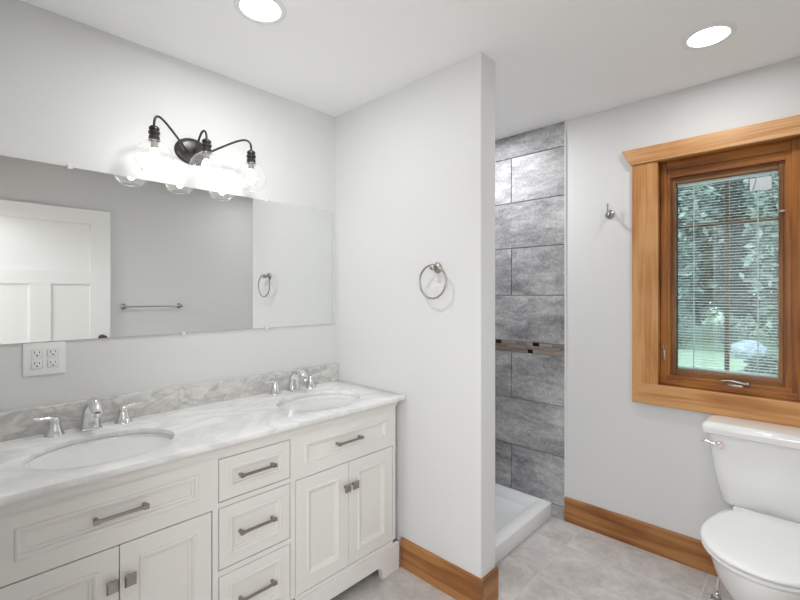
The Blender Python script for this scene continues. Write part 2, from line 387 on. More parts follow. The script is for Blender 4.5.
b = MB(); b.prism([(FY+p, z) for p, z in base_prof()], 'x', .60, DX0-.09)
structure('baseboard_front', b, M_BASE['x'], 'brown wooden baseboard along the doorway wall', 'baseboard')

# ------------------------------------------------------------------ window
win = empty('window_1', (0, 0, 0), 'wood trimmed casement window above the toilet', 'window', kind='structure')
CF = BY-.020
c = MB(); c.box(1.345, WX0, CF, BY, .795, WZ1, .003); c.build('side_casing', M_WCAS['z'], win)
c = MB(); c.box(WX1, 2.146, CF, BY, .795, WZ1, .003); c.build('side_casing', M_WCAS['z'], win)
c = MB(); c.box(1.3455, 2.1455, CF-.003, BY, .795, WZ0, .003); c.build('bottom_casing', M_WCAS['x'], win)
c = MB(); c.prism([(1.340, WZ1), (2.152, WZ1), (2.196, WZ1+.085), (1.296, WZ1+.085)], 'y', BY-.032, BY); 
bmesh.ops.bevel(c.bm, geom=c.bm.edges[:], offset=.002, segments=1, affect='EDGES'); c.build('head_casing', M_WHEAD, win)
# jamb liner, casement frame with its stepped stop
fd = BY+.040
c = MB(); c.box(WX0-.012, WX0, BY, BY+.15, WZ0-.012, WZ1+.012); c.box(WX1, WX1+.012, BY, BY+.15, WZ0-.012, WZ1+.012); c.build('jamb', M_WFRAME['z'], win)
c = MB(); c.box(WX0, WX1, BY, BY+.15, WZ1, WZ1+.012); c.box(WX0, WX1, BY, BY+.15, WZ0-.012, WZ0); c.build('jamb', M_WFRAME['x'], win)
OX0, OX1, OZ0, OZ1 = 1.512, 1.972, .955, 2.004   # opening of the frame in front of the sash
c = MB()
for x0, x1, s_ in ((WX0, OX0, 1), (OX1, WX1, -1)):
    c.box(x0, x1, fd+.012, fd+.05, WZ0, WZ1, .002)
    if s_ > 0: c.box(WX0, WX0+.028, fd, fd+.02, WZ0, WZ1, .004)
    else: c.box(WX1-.028, WX1, fd, fd+.02, WZ0, WZ1, .004)
c.build('frame', M_WFRAME['z'], win)
c = MB(); c.box(OX0, OX1, fd+.012, fd+.05, OZ1, WZ1, .002).box(WX0+.028, WX1-.028, fd, fd+.02, WZ1-.045, WZ1, .004)
c.box(WX0, WX1, fd-.016, fd+.05, WZ0, WZ0+.030, .003).box(WX0+.02, WX1-.02, fd+.004, fd+.05, WZ0+.02, OZ0-.004, .003)
c.build('frame', M_WFRAME['x'], win)
# sash
sy0, sy1 = fd+.030, fd+.075; GX0, GX1, GZ0, GZ1 = 1.536, 1.947, .985, 1.972
c = MB(); c.box(GX0-.060, GX0, sy0+.004, sy1, GZ0-.06, GZ1+.06, .003).box(GX1, GX1+.060, sy0+.004, sy1, GZ0-.06, GZ1+.06, .003)
c.box(GX0-.018, GX0, sy0, sy1, GZ0-.018, GZ1+.018, .003).box(GX1, GX1+.018, sy0, sy1, GZ0-.018, GZ1+.018, .003); c.build('sash', M_WSASH['z'], win)
c = MB(); c.box(GX0, GX1, sy0+.004, sy1, GZ0-.06, GZ0-.016, .003).box(GX0, GX1, sy0, sy1, GZ0-.018, GZ0, .003).box(GX0, GX1, sy0+.004, sy1, GZ1, GZ1+.06, .003); c.build('sash', M_WSASH['x'], win)
MB().box(GX0-.005, GX1+.005, sy0+.012, sy0+.015, GZ0-.005, GZ1+.005).build('pane', M_PANE, win)
MB().box(GX0-.005, GX1+.005, sy1-.008, sy1-.005, GZ0-.005, GZ1+.005).build('pane', M_PANE, win)
c = MB(); c.box(1.738, 1.758, sy1-.004, sy1+.010, GZ0, GZ1, .003); c.build('muntin', M_WSASH['z'], win)
c = MB(); c.box(GX0, 1.7385, sy1-.004, sy1+.010, 1.735, 1.755, .003).box(1.7575, GX1, sy1-.004, sy1+.010, 1.735, 1.755, .003); c.build('muntin', M_WSASH['x'], win)
# sticker on the pane
c = MB(); c.box(1.842, 1.922, sy0+.0112, sy0+.0119, 1.884, 1.944)
st = c.build('window_sticker', M_STICK, win); st['label'] = 'white paper sticker'
c = MB(); c.prism([(1.850, 1.888), (1.857, 1.888), (1.868, 1.940), (1.863, 1.940)], 'y', sy0+.0106, sy0+.0112); c.build('sticker_print', M_STICKG, st)
# crank handle folded flat on the frame ledge, sash lock lever on the jamb, sash clip
ck = MB(); ck.box(1.762, 1.822, fd-.012, fd+.022, WZ0+.0285, WZ0+.040, .004)
ck.tube(smooth_path([(1.735, fd-.004, WZ0+.049), (1.765, fd-.010, WZ0+.055), (1.80, fd-.012, WZ0+.052), (1.835, fd-.010, WZ0+.047)]), [.005]*9+[.0065]*8+[.0075]*8, 10)
ck.sphere((1.838, fd-.010, WZ0+.048), .009, 12); o = ck.build('crank_handle', M_NICK, win, 40); o['label'] = 'folded nickel crank handle'
lv = MB(); lv.box(WX0+.012, WX0+.022, fd-.006, fd+.004, 1.03, 1.085, .003); lv.tube([(WX0+.017, fd-.008, 1.085), (WX0+.016, fd-.016, 1.10), (WX0+.014, fd-.018, 1.115)], [.004, .004, .005], 8)
o = lv.build('lock_lever', M_NICK, win, 40); o['label'] = 'small nickel lock lever'
sc_ = MB().box(1.953, 1.972, sy0-.010, sy0+.004, 1.765, 1.775, .002); sc_.build('sash_clip', M_NICK, win)

# mini blind between the panes
by = (sy0+sy1)/2+.002
bl = empty('mini_blind', (0, 0, 0), 'white open mini blind hanging inside the window sash', 'blind')
sl = MB(); z = GZ0+.016; pitch = .0143; hw = .0055
while z < GZ1-.02:
    ty = .0012
    sl.rings([[(GX0+.004, by-hw, z-ty), (GX0+.004, by, z+.0010), (GX0+.004, by+hw, z+ty), (GX0+.004, by, z+.0016)],
              [(GX1-.004, by-hw, z-ty), (GX1-.004, by, z+.0010), (GX1-.004, by+hw, z+ty), (GX1-.004, by, z+.0016)]])
    z += pitch
sl.build('slats', M_BLIND, bl)
for x in (1.612, 1.872): MB().box(x-.0024, x+.0024, by-.0072, by-.0064, GZ0+.004, GZ1-.01).build('ladder_cord', M_BLIND, bl)
MB().box(GX0+.003, GX1-.003, by-.008, by+.008, GZ1-.018, GZ1-.002, .002).build('headrail', M_BLIND, bl)
MB().box(GX0+.003, GX1-.003, by-.008, by+.008, GZ0+.001, GZ0+.012, .002).build('bottom_rail', M_BLIND, bl)

# ------------------------------------------------------------------ door leaf, open against the right wall
dr = empty('door_1', (2.245, .05, 0), 'white three panel door standing open against the wall, seen in the mirror', 'door', kind='structure')
DW, DH, DT = .918, 2.072, .035
d = MB()
def pan(y0, y1, z0, z1):  # recess walls (the leaf is stiles and rails over a thin core)
    pass
ST = .142; MS0, MS1 = .394, .524
def dbox(y0, y1, z0, z1): d.box(0, DT, y0, y1, z0, z1)
d.box(.009, DT-.009, .002, DW-.002, .012, DH-.002)
for y0, y1, z0, z1 in ((0, ST, .01, DH), (DW-ST, DW, .01, DH), (ST, DW-ST, DH-.114, DH), (ST, DW-ST, 1.462, 1.572), (ST, DW-ST, .01, .24), (MS0, MS1, .24, 1.462)): dbox(y0, y1, z0, z1)
lf = d.build('door_leaf', M_DOOR, dr)
kb = MB(); kb.lathe([(.002, 0), (.030, 0), (.030, -.006), (.013, -.010), (.012, -.030), (.022, -.036), (.028, -.046), (.026, -.056), (.014, -.062), (.001, -.063)], (0, DW-.058, 1.015), 'x', 24)
o = kb.build('door_knob', M_BRONZE, dr, 40); o['label'] = 'dark bronze door knob'
for z in (.25, 1.05, 1.85): MB().lathe([(.006, 0), (.006, .09)], (.006, -.006, z-.045), 'z', 10).build('hinge', M_BRONZE, dr, 40)

# ------------------------------------------------------------------ vanity
XF = .535; VY0, VY1 = .063, 1.571
van = empty('vanity_cabinet', (0, .817, 0), 'white double vanity cabinet with drawers, doors and dark nickel pulls', 'cabinet')
OFF = (0, -.817, 0)
def vb(mb, name, m, parent=van, smooth=None):
    o = mb.build(name, m, parent, smooth); o.location = OFF if parent is van else (0, 0, 0); return o
c = MB(); c.box(.012, XF-.02, VY0, VY0+.018, .06, .853).box(.012, XF-.02, VY1-.018, VY1, .06, .853).box(.012, XF-.02, VY0, VY1, .10, .118).box(.012, .03, VY0, VY1, .06, .853)
vb(c, 'carcass', M_CAB)
c = MB(); c.box(XF-.045, XF-.024, VY0+.02, VY1-.02, .13, .84); vb(c, 'gap_shade_sheet', M_DARK)  # near-black sheet added behind the fronts, its colour stands for shade in the gaps
# face frame around the openings
dg = .0022
yl = [(.083, .367), (.367, .647)]; yr = [(.987, 1.267), (1.267, 1.551)]; yd = (.672, .961)
zd = [(.645, .797), (.402, .622), (.150, .378)]; zdoor = (.150, .622)
c = MB(); B = XF-.022
c.box(B, XF, VY0, .083-dg, .13, .853).box(B, XF, 1.551+dg, VY1, .13, .853)
c.box(B, XF, .647+dg, .672-dg, .13, .853).box(B, XF, .961+dg, .987-dg, .13, .853)
c.box(B, XF, .672-dg, .961+dg, .797+dg, .853).box(B, XF, .672-dg, .961+dg, .622+dg, .645-dg).box(B, XF, .672-dg, .961+dg, .378+dg, .402-dg)
c.box(B, XF, VY0, VY1, .13, .150-dg)
c.box(B, XF, .083-dg, .647+dg, .805, .853).box(B, XF, .987-dg, 1.551+dg, .805, .853)
vb(c, 'face_frame', M_CAB)
c = MB(); c.prism([(XF-.002, .853), (XF-.002, .820), (XF+.006, .820), (XF+.008, .828), (XF+.014, .838), (XF+.022, .844), (XF+.024, .853)], 'y', VY0, VY1)
vb(c, 'cornice_moulding', M_CAB)
# arched plinth
c = MB(); a0, a1, ah = VY0-.012+.115, VY1+.012-.115, .062; py0, py1 = VY0-.012, VY1+.012; pt = .136
poly = [(py0, 0), (a0-.0, 0)]
for k in range(1, 7): a = k/6*PI/2; poly.append((a0+.035*math.sin(a)*1.0, ah-.035*math.cos(a)*1.0-(.0)) if k else None)
poly2 = [(py0, 0), (a0, 0), (a0+.004, ah-.034)]
for k in range(1, 7): a = k/6*PI/2; poly2.append((a0+.004+.034*(1-math.cos(a)), ah-.034+.034*math.sin(a)))
for k in range(6, -1, -1): a = k/6*PI/2; poly2.append((a1-.004-.034*(1-math.cos(a)), ah-.034+.034*math.sin(a)))
poly2 += [(a1, 0), (py1, 0), (py1, pt-.004), (py1-.004, pt), (py0+.004, pt), (py0, pt-.004)]
c.prism(poly2, 'x', XF-.012, XF+.014); vb(c, 'plinth', M_CAB)
for a, b_ in ((VY1, py1), (py0, VY0)): vb(MB().box(.012, XF-.012, a, b_, 0, pt, .003), 'plinth_return', M_CAB)
PANEL = lambda w, mi=.046: [(0, -.02), (0, -.001), (.0012, 0), (mi, 0), (mi+.003, .0045), (mi+.008, .0055), (mi+.013, .003), (mi+.016, -.003), (mi+.022, -.004), (mi+.025, -.0075)]
def bar_pull(parent, yc, zc, L=.146):
    h = L/2-.008; X = XF-.0075
    p = MB()
    for s in (-1, 1):
        p.box(X, X+.026, yc+s*h-.0055, yc+s*h+.0055, zc-.0055, zc+.0055, .0015)
        p.box(X+.019, X+.031, yc+s*h-.0085, yc+s*h+.0085, zc-.0070, zc+.0070, .003)
    p.box(X+.021, X+.029, yc-h, yc+h, zc-.0048, zc+.0048, .0025)
    return vb(p, 'pull', M_PULL, parent)
def knob(parent, yc, zc):
    p = MB(); p.lathe([(.007, 0), (.006, .016), (.009, .020)], (XF, yc, zc), 'x', 12)
    R = [[(XF+x, yc-w, zc-w*1.12), (XF+x, yc+w, zc-w*1.12), (XF+x, yc+w, zc+w*1.12), (XF+x, yc-w, zc+w*1.12)] for w, x in ((.010, .018), (.0155, .021), (.0155, .026), (.012, .030))]
    p.rings(R); return vb(p, 'knob', M_PULL, parent)
for (ys, sgn) in ((yl, 0), (yr, 1)):
    y0, y1 = ys[0][0], ys[1][1]
    m_ = MB(); R = [(0, -.02), (0, 0), (.036, 0)]
    # false drawer front: flush with the frame, only its moulding shows
    rr = [[(XF+d_, y0-dg+i_, .625+k_), (XF+d_, y1+dg-i_, .625+k_), (XF+d_, y1+dg-i_, .806-k2), (XF+d_, y0-dg+i_, .806-k2)] for i_, k_, k2, d_ in
          ((0, 0, 0, -.02), (0, 0, 0, 0), (.046, .053, .040, 0), (.049, .056, .043, .0045), (.054, .061, .048, .0055), (.059, .066, .053, .003), (.062, .069, .056, -.003), (.068, .075, .062, -.004), (.071, .078, .065, -.0075))]
    m_.rings(rr); ff = vb(m_, 'drawer_front', M_CAB)
    bar_pull(ff, (y0+y1)/2+(-.002 if sgn else .006), .721)
    for k, (a, b_) in enumerate(ys):
        m_ = MB(); rect_panel(m_, a+dg*.6, b_-dg*.6, zdoor[0]+dg*.4, zdoor[1]-dg*.4, PANEL(0, .052), XF); dd = vb(m_, 'door', M_CAB)
        knob(dd, b_-.023 if k == 0 else a+.024, .516)
for z0, z1 in zd:
    m_ = MB(); rect_panel(m_, yd[0]+dg*.4, yd[1]-dg*.4, z0+dg*.4, z1-dg*.4, PANEL(0, .036), XF); dd = vb(m_, 'drawer', M_CAB)
    bar_pull(dd, .8175, (z0+z1)/2)

# countertop with two oval cut-outs
CT0, CT1, CTX, CZ1, CZ0 = .038, 1.598, .580, .874, .854
SINKS = [(.335, .374), (.335, 1.252)]; SA, SB = .168, .211   # half sizes in x and y
ct = MB()
def ct_mesh(mb):
    N = 48; bm = mb.bm
    def ov(c, k): return [(c[0]+SA*math.cos(2*PI*i/N), c[1]+SB*math.sin(2*PI*i/N)) for i in range(N)]
    def rc(c, y0, y1):   # matching outline of a rectangle cell, sampled at the angles of the oval
        out = []
        for i in range(N):
            a = 2*PI*i/N; dx, dy = SA*math.cos(a), SB*math.sin(a)
            ks = []
            if dx > 1e-9: ks.append((CTX-c[0])/dx)
            if dx < -1e-9: ks.append((.0-c[0])/dx)
            if dy > 1e-9: ks.append((y1-c[1])/dy)
            if dy < -1e-9: ks.append((y0-c[1])/dy)
            k = min(ks); out.append((c[0]+dx*k, c[1]+dy*k))
        for X in (0, CTX):
            for Y in (y0, y1):
                i = min(range(N), key=lambda q: (out[q][0]-X)**2+(out[q][1]-Y)**2); out[i] = (X, Y)
        return out
    cells = [(SINKS[0], CT0, .82), (SINKS[1], .82, CT1)]
    for c, y0, y1 in cells:
        o_, r_ = ov(c, 1), rc(c, y0, y1)
        V = lambda pts, z: [bm.verts.new((p[0], p[1], z)) for p in pts]
        ot, ob, rt, rb = V(o_, CZ1), V(o_, CZ0), V(r_, CZ1), V(r_, CZ0)
        for i in range(N):
            j = (i+1) % N
            bm.faces.new((ot[i], rt[i], rt[j], ot[j])); bm.faces.new((ob[j], rb[j], rb[i], ob[i])); bm.faces.new((ot[j], ob[j], ob[i], ot[i]))
            if not (abs(r_[i][1]-.82) < 1e-6 and abs(r_[j][1]-.82) < 1e-6): bm.faces.new((rt[i], rb[i], rb[j], rt[j]))
    bmesh.ops.remove_doubles(bm, verts=bm.verts, dist=1e-5)
    es = [e for e in bm.edges if len(e.link_faces) == 2 and e.calc_face_angle() > 1.0 and all(v.co.x > .001 for v in e.verts) and abs(e.verts[0].co.z-e.verts[1].co.z) < .001]
    bmesh.ops.bevel(bm, geom=es, offset=.003, segments=2, profile=.5, affect='EDGES')
ct_mesh(ct)
tag(ct.build('countertop', M_MARBLE, None, 35), 'white veined marble countertop on the double vanity', 'countertop')
tag(MB().box(.0, .028, CT0, 1.607, CZ1, .972, .0025).build('backsplash', M_SPLASH), 'grey marble backsplash strip standing behind the faucets', 'backsplash')

def make_sink(cx, cy, label):
    s = empty('sink_basin', (cx, cy, CZ0), label, 'sink', 'undermount sinks in the vanity counter')
    m_ = MB(); R = []; N = 48
    prof = [(1.10, 0), (1.02, 0), (1.005, -.004), (.985, -.02), (.93, -.06), (.82, -.10), (.62, -.130), (.36, -.142), (.11, -.146)]
    for k, z in prof: R.append([(SA*k*math.cos(2*PI*i/N), SB*k*math.sin(2*PI*i/N), z-.0005) for i in range(N)])
    for k, z in reversed(prof[:-1]): R.append([(SA*(k+.05)*math.cos(2*PI*i/N), SB*(k+.05)*math.sin(2*PI*i/N), z-.012) for i in range(N)])
    m_.rings(R, (False, True)); m_.build('basin', M_PORC, s, 60)
    d_ = MB(); d_.lathe([(.001, .004), (.012, .005), (.020, .003), (.023, -.002)], (0, 0, -.146), 'z', 24); o = d_.build('drain', M_NICK, s, 40); o['label'] = 'nickel drain stopper'
    return s
make_sink(*SINKS[0], 'oval white undermount sink nearer the doorway, below the outlet')
make_sink(*SINKS[1], 'oval white undermount sink next to the partition wall')

# widespread faucet
def make_faucet(y, label):
    f = empty('faucet', (.072, y, CZ1), label, 'faucet', 'widespread faucets on the vanity counter')
    m_ = MB(); m_.box(-.030, .034, -.033, .033, 0, .009, .004)
    path = smooth_path([(0, 0, .006), (.002, 0, .04), (.008, 0, .078), (.028, 0, .104), (.058, 0, .108), (.088, 0, .094), (.106, 0, .076)], 6); n = len(path)
    rad = [.029-(.029-.018)*min(1, (i/(n*.5))) if i < n*.5 else .018-.003*((i-n*.5)/(n*.5)) for i in range(n)]
    m_.tube(path, rad, 20, squash=[1.15]*n); m_.lathe([(.010, 0), (.0115, -.004), (.0115, -.012), (.009, -.014)], (.108, 0, .078), 'z', 16)
    m_.build('spout', M_CHROME, f, 50)
    for s in (-1, 1):
        h = MB(); yy = s*.108
        h.lathe([(.001, 0), (.030, 0), (.030, .005), (.026, .009), (.022, .020), (.018, .036), (.0155, .046), (.0165, .052), (.015, .061), (.008, .066), (.001, .067)], (0, yy, 0), 'z', 24)
        L = smooth_path([(.0, yy, .058), (.001, yy+s*.016, .063), (.003, yy+s*.038, .065), (.005, yy+s*.058, .069)], 6)
        h.tube(L, [.0085-.0015*(i/len(L)) for i in range(len(L))], 12, squash=[1.3]*len(L)); h.sphere(L[-1], .0062, 10)
        h.build('lever_handle', M_CHROME, f, 50)
    return f
make_faucet(.384, 'chrome two-handle faucet behind the sink below the outlet')
make_faucet(1.274, 'chrome two-handle faucet behind the sink next to the partition wall')

# ------------------------------------------------------------------ mirror
MY0, MY1, MZ0, MZ1 = .062, 1.583, 1.2091, 1.8699
mr = empty('wall_mirror', (0, 0, 0), 'wide frameless rectangular mirror above the vanity', 'mirror')
m_ = MB(); m_.box(.0, .006, MY0, MY1, MZ0, MZ1)
for f in m_.bm.faces: f.material_index = 0 if f.normal.x > .5 else 1
m_.bm.normal_update()
for f in m_.bm.faces: f.material_index = 0 if f.calc_center_median().x > .0059 else 1
m_.build('mirror_glass', [M_MIRROR, M_MIREDGE], mr)
for y, z in ((0.332, MZ1), (1.152, MZ1), (0.743, MZ0), (1.152, MZ0)):
    s = 1 if z == MZ1 else -1
    q = MB(); q.box(0, .010, y-.009, y+.009, z-.007 if s > 0 else z-.011, z+.011 if s > 0 else z+.007, .003); q.build('mirror_clip', M_CLIP, mr, 40)

# ------------------------------------------------------------------ vanity light
vl = empty('vanity_light', (0, .783, 2.035), 'dark bronze three-globe sconce above the mirror', 'light fixture')
m_ = MB(); R = []; N = 40
for k, x in ((1.0, 0), (1.0, .008), (.93, .014), (.78, .017), (.74, .024), (.5, .028), (.01, .029)): R.append([(x, .077*k*math.cos(2*PI*i/N), .060*k*math.sin(2*PI*i/N)) for i in range(N)])
m_.rings(R, (True, True)); m_.build('back_plate', M_BRONZE, vl, 40)
GX = .160
for gi, gy in enumerate((-.206, 0, .206)):
    s = (gy > 0)-(gy < 0)
    if s: pts = [(.020, s*.020, -.012), (.045, s*.045, -.006), (.085, s*.095, .024), (.122, s*.148, .055), (.146, s*.182, .066), (.158, s*.200, .056), (GX, gy, .034), (GX, gy, .012)]
    else: pts = [(.020, 0, -.012), (.05, 0, .005), (.085, 0, .045), (.115, 0, .064), (.142, 0, .060), (.156, 0, .044), (GX, 0, .028), (GX, 0, .012)]
    p = smooth_path(pts, 6); q = MB(); q.tube(p, .0048, 12); q.build('arm', M_BRONZE, vl, 60)
    q = MB(); q.lathe([(.001, .018), (.014, .018), (.019, .012), (.019, .005), (.016, .003), (.016, -.001), (.021, -.004), (.021, -.012), (.017, -.015), (.017, -.020), (.020, -.023), (.020, -.040), (.016, -.042), (.001, -.042)], (GX, gy, 0), 'z', 28)
    sk = q.build('socket', M_BRONZE, vl, 40)
    zc = -.105; r = .068; prof = []
    prof.append((.024, -.036)); prof.append((.025, -.044))
    for k in range(0, 25):
        a = math.radians(22+k*(140-22)/24); prof.append((r*math.sin(a), zc+r*math.cos(a)))
    prof.append((prof[-1][0]-.0004, prof[-1][1]-.002))
    q = MB(); q.lathe(prof, (GX, gy, 0), 'z', 40, (False, False)); g_ = q.build('glass_shade', M_GLASS, vl, 180)
    q = MB(); q.tube([(GX+prof[-1][0]*math.cos(2*PI*i/32), gy+prof[-1][0]*math.sin(2*PI*i/32), prof[-1][1]) for i in range(32)], .0014, 6, True); q.build('shade_rim', M_GLASS, g_, 60)
    q = MB(); q.lathe([(.012, -.040), (.013, -.062), (.012, -.070)], (GX, gy, 0), 'z', 16); q.build('bulb_base', M_NICK, sk, 40)
    q = MB(); q.lathe([(.010, -.068), (.014, -.078), (.0195, -.095), (.0205, -.108), (.017, -.124), (.010, -.136), (.001, -.141)], (GX, gy, 0), 'z', 20); q.build('bulb', M_BULB, sk, 60)

# ------------------------------------------------------------------ electrical outlet
ou = empty('electrical_outlet', (0, .257, 1.147), 'white double outlet plate on the wall just under the mirror', 'outlet')
q = MB(); q.box(0, .006, -.062, .062, -.060, .060, .003); q.build('cover_plate', M_PLASTIC, ou, 40)
for yy in (-.023, .023):
    q = MB()
    for zz in (-.0195, .0195): q.box(.004, .0085, yy-.0165, yy+.0165, zz-.0145, zz+.0145, .004)
    q.box(.004, .0075, yy-.008, yy+.008, -.006, .006)
    rc = q.build('receptacle', M_PLASTIC, ou, 40)
    for zz in (-.0195, .0195):
        q = MB()
        q.box(.008, .0088, yy-.0082, yy-.0058, zz+.000, zz+.009).box(.008, .0088, yy+.0058, yy+.0082, zz+.001, zz+.008)
        q.lathe([(.001, .0088), (.0028, .0088), (.0028, .008)], (0, yy, zz-.0065), 'x', 10)
        q.build('outlet_slots', M_SLOT, rc)

# ------------------------------------------------------------------ towel ring, towel bar, robe hook
tr_ = empty('towel_ring', (.778, PY0, 1.508), 'nickel towel ring hanging on the partition wall', 'towel ring')
q = MB(); q.lathe([(.001, 0), (.024, 0), (.026, -.004), (.022, -.009), (.012, -.014), (.0095, -.030), (.012, -.036), (.012, -.048), (.007, -.052), (.001, -.053)], (0, 0, 0), 'y', 28); q.build('mount', M_NICK, tr_, 40)
q = MB(); Rr = .078; q.tube([(Rr*math.sin(2*PI*i/56), -.042, -.066+Rr*math.cos(2*PI*i/56)) for i in range(56)], .0046, 10, True); q.build('ring', M_NICK, tr_, 60)
tb_ = empty('towel_bar', (RX, 1.305, 1.272), 'slim nickel towel bar on the grey wall, seen in the mirror', 'towel bar')
for s in (-1, 1):
    q = MB(); q.lathe([(.001, 0), (.024, 0), (.025, -.004), (.020, -.009), (.011, -.016), (.010, -.045), (.014, -.050), (.014, -.066), (.009, -.070), (.001, -.071)], (0, s*.226, 0), 'x', 24); q.build('post', M_NICK, tb_, 40)
q = MB(); q.tube([(-.058, -.226, 0), (-.058, .226, 0)], .0068, 12); q.build('bar', M_NICK, tb_, 40)
hk = empty('robe_hook', (1.226, BY, 1.838), 'small nickel robe hook on the wall left of the window', 'hook')
q = MB(); q.lathe([(.001, 0), (.023, 0), (.025, -.004), (.020, -.009), (.011, -.013), (.009, -.022), (.009, -.034), (.001, -.035)], (0, 0, 0), 'y', 24); q.build('mount', M_NICK, hk, 40)
q = MB(); q.tube(smooth_path([(-.002, -.028, -.006), (-.003, -.036, .010), (-.003, -.036, .030), (-.003, -.036, .052)], 5), .0044, 10); q.sphere((-.003, -.036, .053), .0052, 10)
q.tube(smooth_path([(0, -.030, .004), (0, -.040, -.016), (0, -.052, -.020), (0, -.062, -.010)], 5), [.0075]*8+[.007]*8, 10); q.sphere((0, -.062, -.009), .0085, 12); q.build('hook_arm', M_NICK, hk, 60)

# ------------------------------------------------------------------ recessed ceiling lights
for i, (lx, ly) in enumerate(LAMPS):
    L = empty('recessed_light', (lx, ly, CZ), ['round recessed ceiling light over the vanity', 'round recessed ceiling light near the toilet and window', 'unseen recessed light added to brighten the shower, behind the partition'][i], 'ceiling light', 'recessed ceiling lights')
    q = MB(); q.lathe([(.072, .002), (.072, -.004), (.080, -.006), (.090, -.005), (.094, 0), (.094, .002)], (0, 0, 0), 'z', 40, (False, False)); q.build('trim_ring', M_PLASTIC, L, 50)
    q = MB(); q.lathe([(.001, -.0015), (.0725, -.0015), (.0725, .002)], (0, 0, 0), 'z', 40); q.build('diffuser', M_CAN, L, 40)

# ------------------------------------------------------------------ shower pan
SPX1, SPY0, SPY1, SPH = .885, PY1+.0125, BY-.0085, .085
sp = empty('shower_pan', (0, 0, 0), 'white low-curb shower pan behind the partition wall', 'shower pan')
def rr2(x0, x1, y0, y1, z, r, n=5):
    out = []
    for cx, cy, a0 in ((x1-r, y1-r, 0), (x0+r, y1-r, 90), (x0+r, y0+r, 180), (x1-r, y0+r, 270)):
        for k in range(n+1): a = math.radians(a0+90*k/n); out.append((cx+r*math.cos(a), cy+r*math.sin(a), z))
    return out
q = MB(); X0 = .0125
q.rings([rr2(X0, SPX1, SPY0, SPY1, 0, .004), rr2(X0, SPX1, SPY0, SPY1, SPH-.006, .006), rr2(X0+.005, SPX1-.005, SPY0+.002, SPY1-.002, SPH, .008),
         rr2(X0+.03, SPX1-.075, SPY0+.03, SPY1-.045, SPH, .02), rr2(X0+.036, SPX1-.082, SPY0+.036, SPY1-.052, SPH-.005, .02), rr2(X0+.05, SPX1-.10, SPY0+.05, SPY1-.07, .036, .03),
         rr2(X0+.09, SPX1-.13, SPY0+.09, SPY1-.11, .028, .03), rr2(.41, .49, 2.13, 2.21, .022, .03)]); q.build('basin', M_PAN, sp, 50)
q = MB(); q.lathe([(.001, .003), (.048, .003), (.052, -.001)], (.45, 2.17, .0235), 'z', 28); o = q.build('drain', M_CHROME, sp, 40); o['label'] = 'round chrome drain cover'

# ------------------------------------------------------------------ toilet (centre line x = TC, back against the wall)
TC = 1.937
to = empty('toilet', (TC, BY, 0), 'white two-piece toilet with closed lid under the window', 'toilet')
def rrect(hw, y0, y1, z, r, n=6, fr=None):
    return [(x, y, z) for x, y, _ in rr2(-hw, hw, y0, y1, 0, r, n)]
q = MB(); TB = -.020
q.rings([rrect(.168, -.188, TB-.01, .441, .035), rrect(.177, -.194, TB-.008, .450, .04), rrect(.202, -.202, TB-.004, .57, .04), rrect(.222, -.205, TB, .70, .035), rrect(.231, -.207, TB, .748, .03)])
q.build('tank', M_PORC, to, 40)
q = MB()
q.rings([rrect(.236, -.212, TB+.004, .748, .03), rrect(.247, -.222, TB+.008, .752, .035), rrect(.249, -.224, TB+.009, .775, .037), rrect(.246, -.221, TB+.007, .786, .036), rrect(.237, -.212, TB, .795, .034), rrect(.215, -.19, TB-.02, .798, .03)])
q.build('tank_lid', M_PORC, to, 40)
q = MB(); q.lathe([(.001, -.226), (.013, -.226), (.015, -.222), (.015, -.204)], (-.176, 0, .708), 'y', 20)
q.tube(smooth_path([(-.178, -.229, .708), (-.197, -.233, .711), (-.219, -.235, .716), (-.243, -.234, .718)], 6), [.0085]*7+[.0068]*7+[.0072]*5, 12, squash=[.6]*19)
o = q.build('flush_lever', M_CHROME, to, 50); o['label'] = 'chrome flush lever'
def lid_outline(hw, yb, yf, z, n=56):
    """elongated oval cut off straight across the hinge line"""
    ym = yb+(yf-yb)*.56; bb = (yb-ym)*1.12; out = []
    for i in range(n):
        a = 2*PI*i/n; y = math.sin(a); x = hw*math.cos(a)
        if y > 0: x = hw*abs(math.cos(a))**1.12*(1 if math.cos(a) > 0 else -1)
        out.append((x, min(yb, ym+bb*y) if y > 0 else ym+(yf-ym)*-y, z))
    return out
def egg(hw, yb, yf, z, n=48, p=2.3, sq=1.0):
    """D-shaped outline: round front at yf, squarer back at yb"""
    ym = yb+(yf-yb)*.42; out = []
    for i in range(n):
        a = 2*PI*i/n; c_, s_ = math.cos(a), math.sin(a)
        if s_ > 0:   # back half
            e = 2/p; out.append((hw*abs(c_)**e*(1 if c_ >= 0 else -1), ym+(yb-ym)*abs(s_)**e, z))
        else: out.append((hw*c_, ym+(yf-ym)*abs(s_), z))
    return out
q = MB(); YB, YF = -.212, -.735
q.rings([egg(.118, -.055, -.52, 0, p=4), egg(.120, -.055, -.525, .02, p=4), egg(.110, -.055, -.52, .06, p=4), egg(.128, -.06, -.545, .14, p=3.5), egg(.158, -.065, -.61, .22, p=3), egg(.182, -.075, -.675, .29, p=2.8),
         egg(.192, -.09, -.715, .35, p=2.6), egg(.193, -.10, -.724, .385, p=2.4), egg(.196, -.10, -.728, .405, p=2.4), egg(.192, -.10, -.724, .410, p=2.4)])
q.box(-.135, .135, -.20, -.035, .33, .440, .02, 3)
q.build('bowl', M_PORC, to, 50)
lo = lid_outline
q = MB(); q.rings([lo(.194, YB-.01, YF+.002, .4105), lo(.199, YB-.008, YF-.002, .415), lo(.199, YB-.008, YF-.002, .422), lo(.193, YB-.014, YF+.004, .426)]); q.build('seat', M_PLASTIC, to, 50)
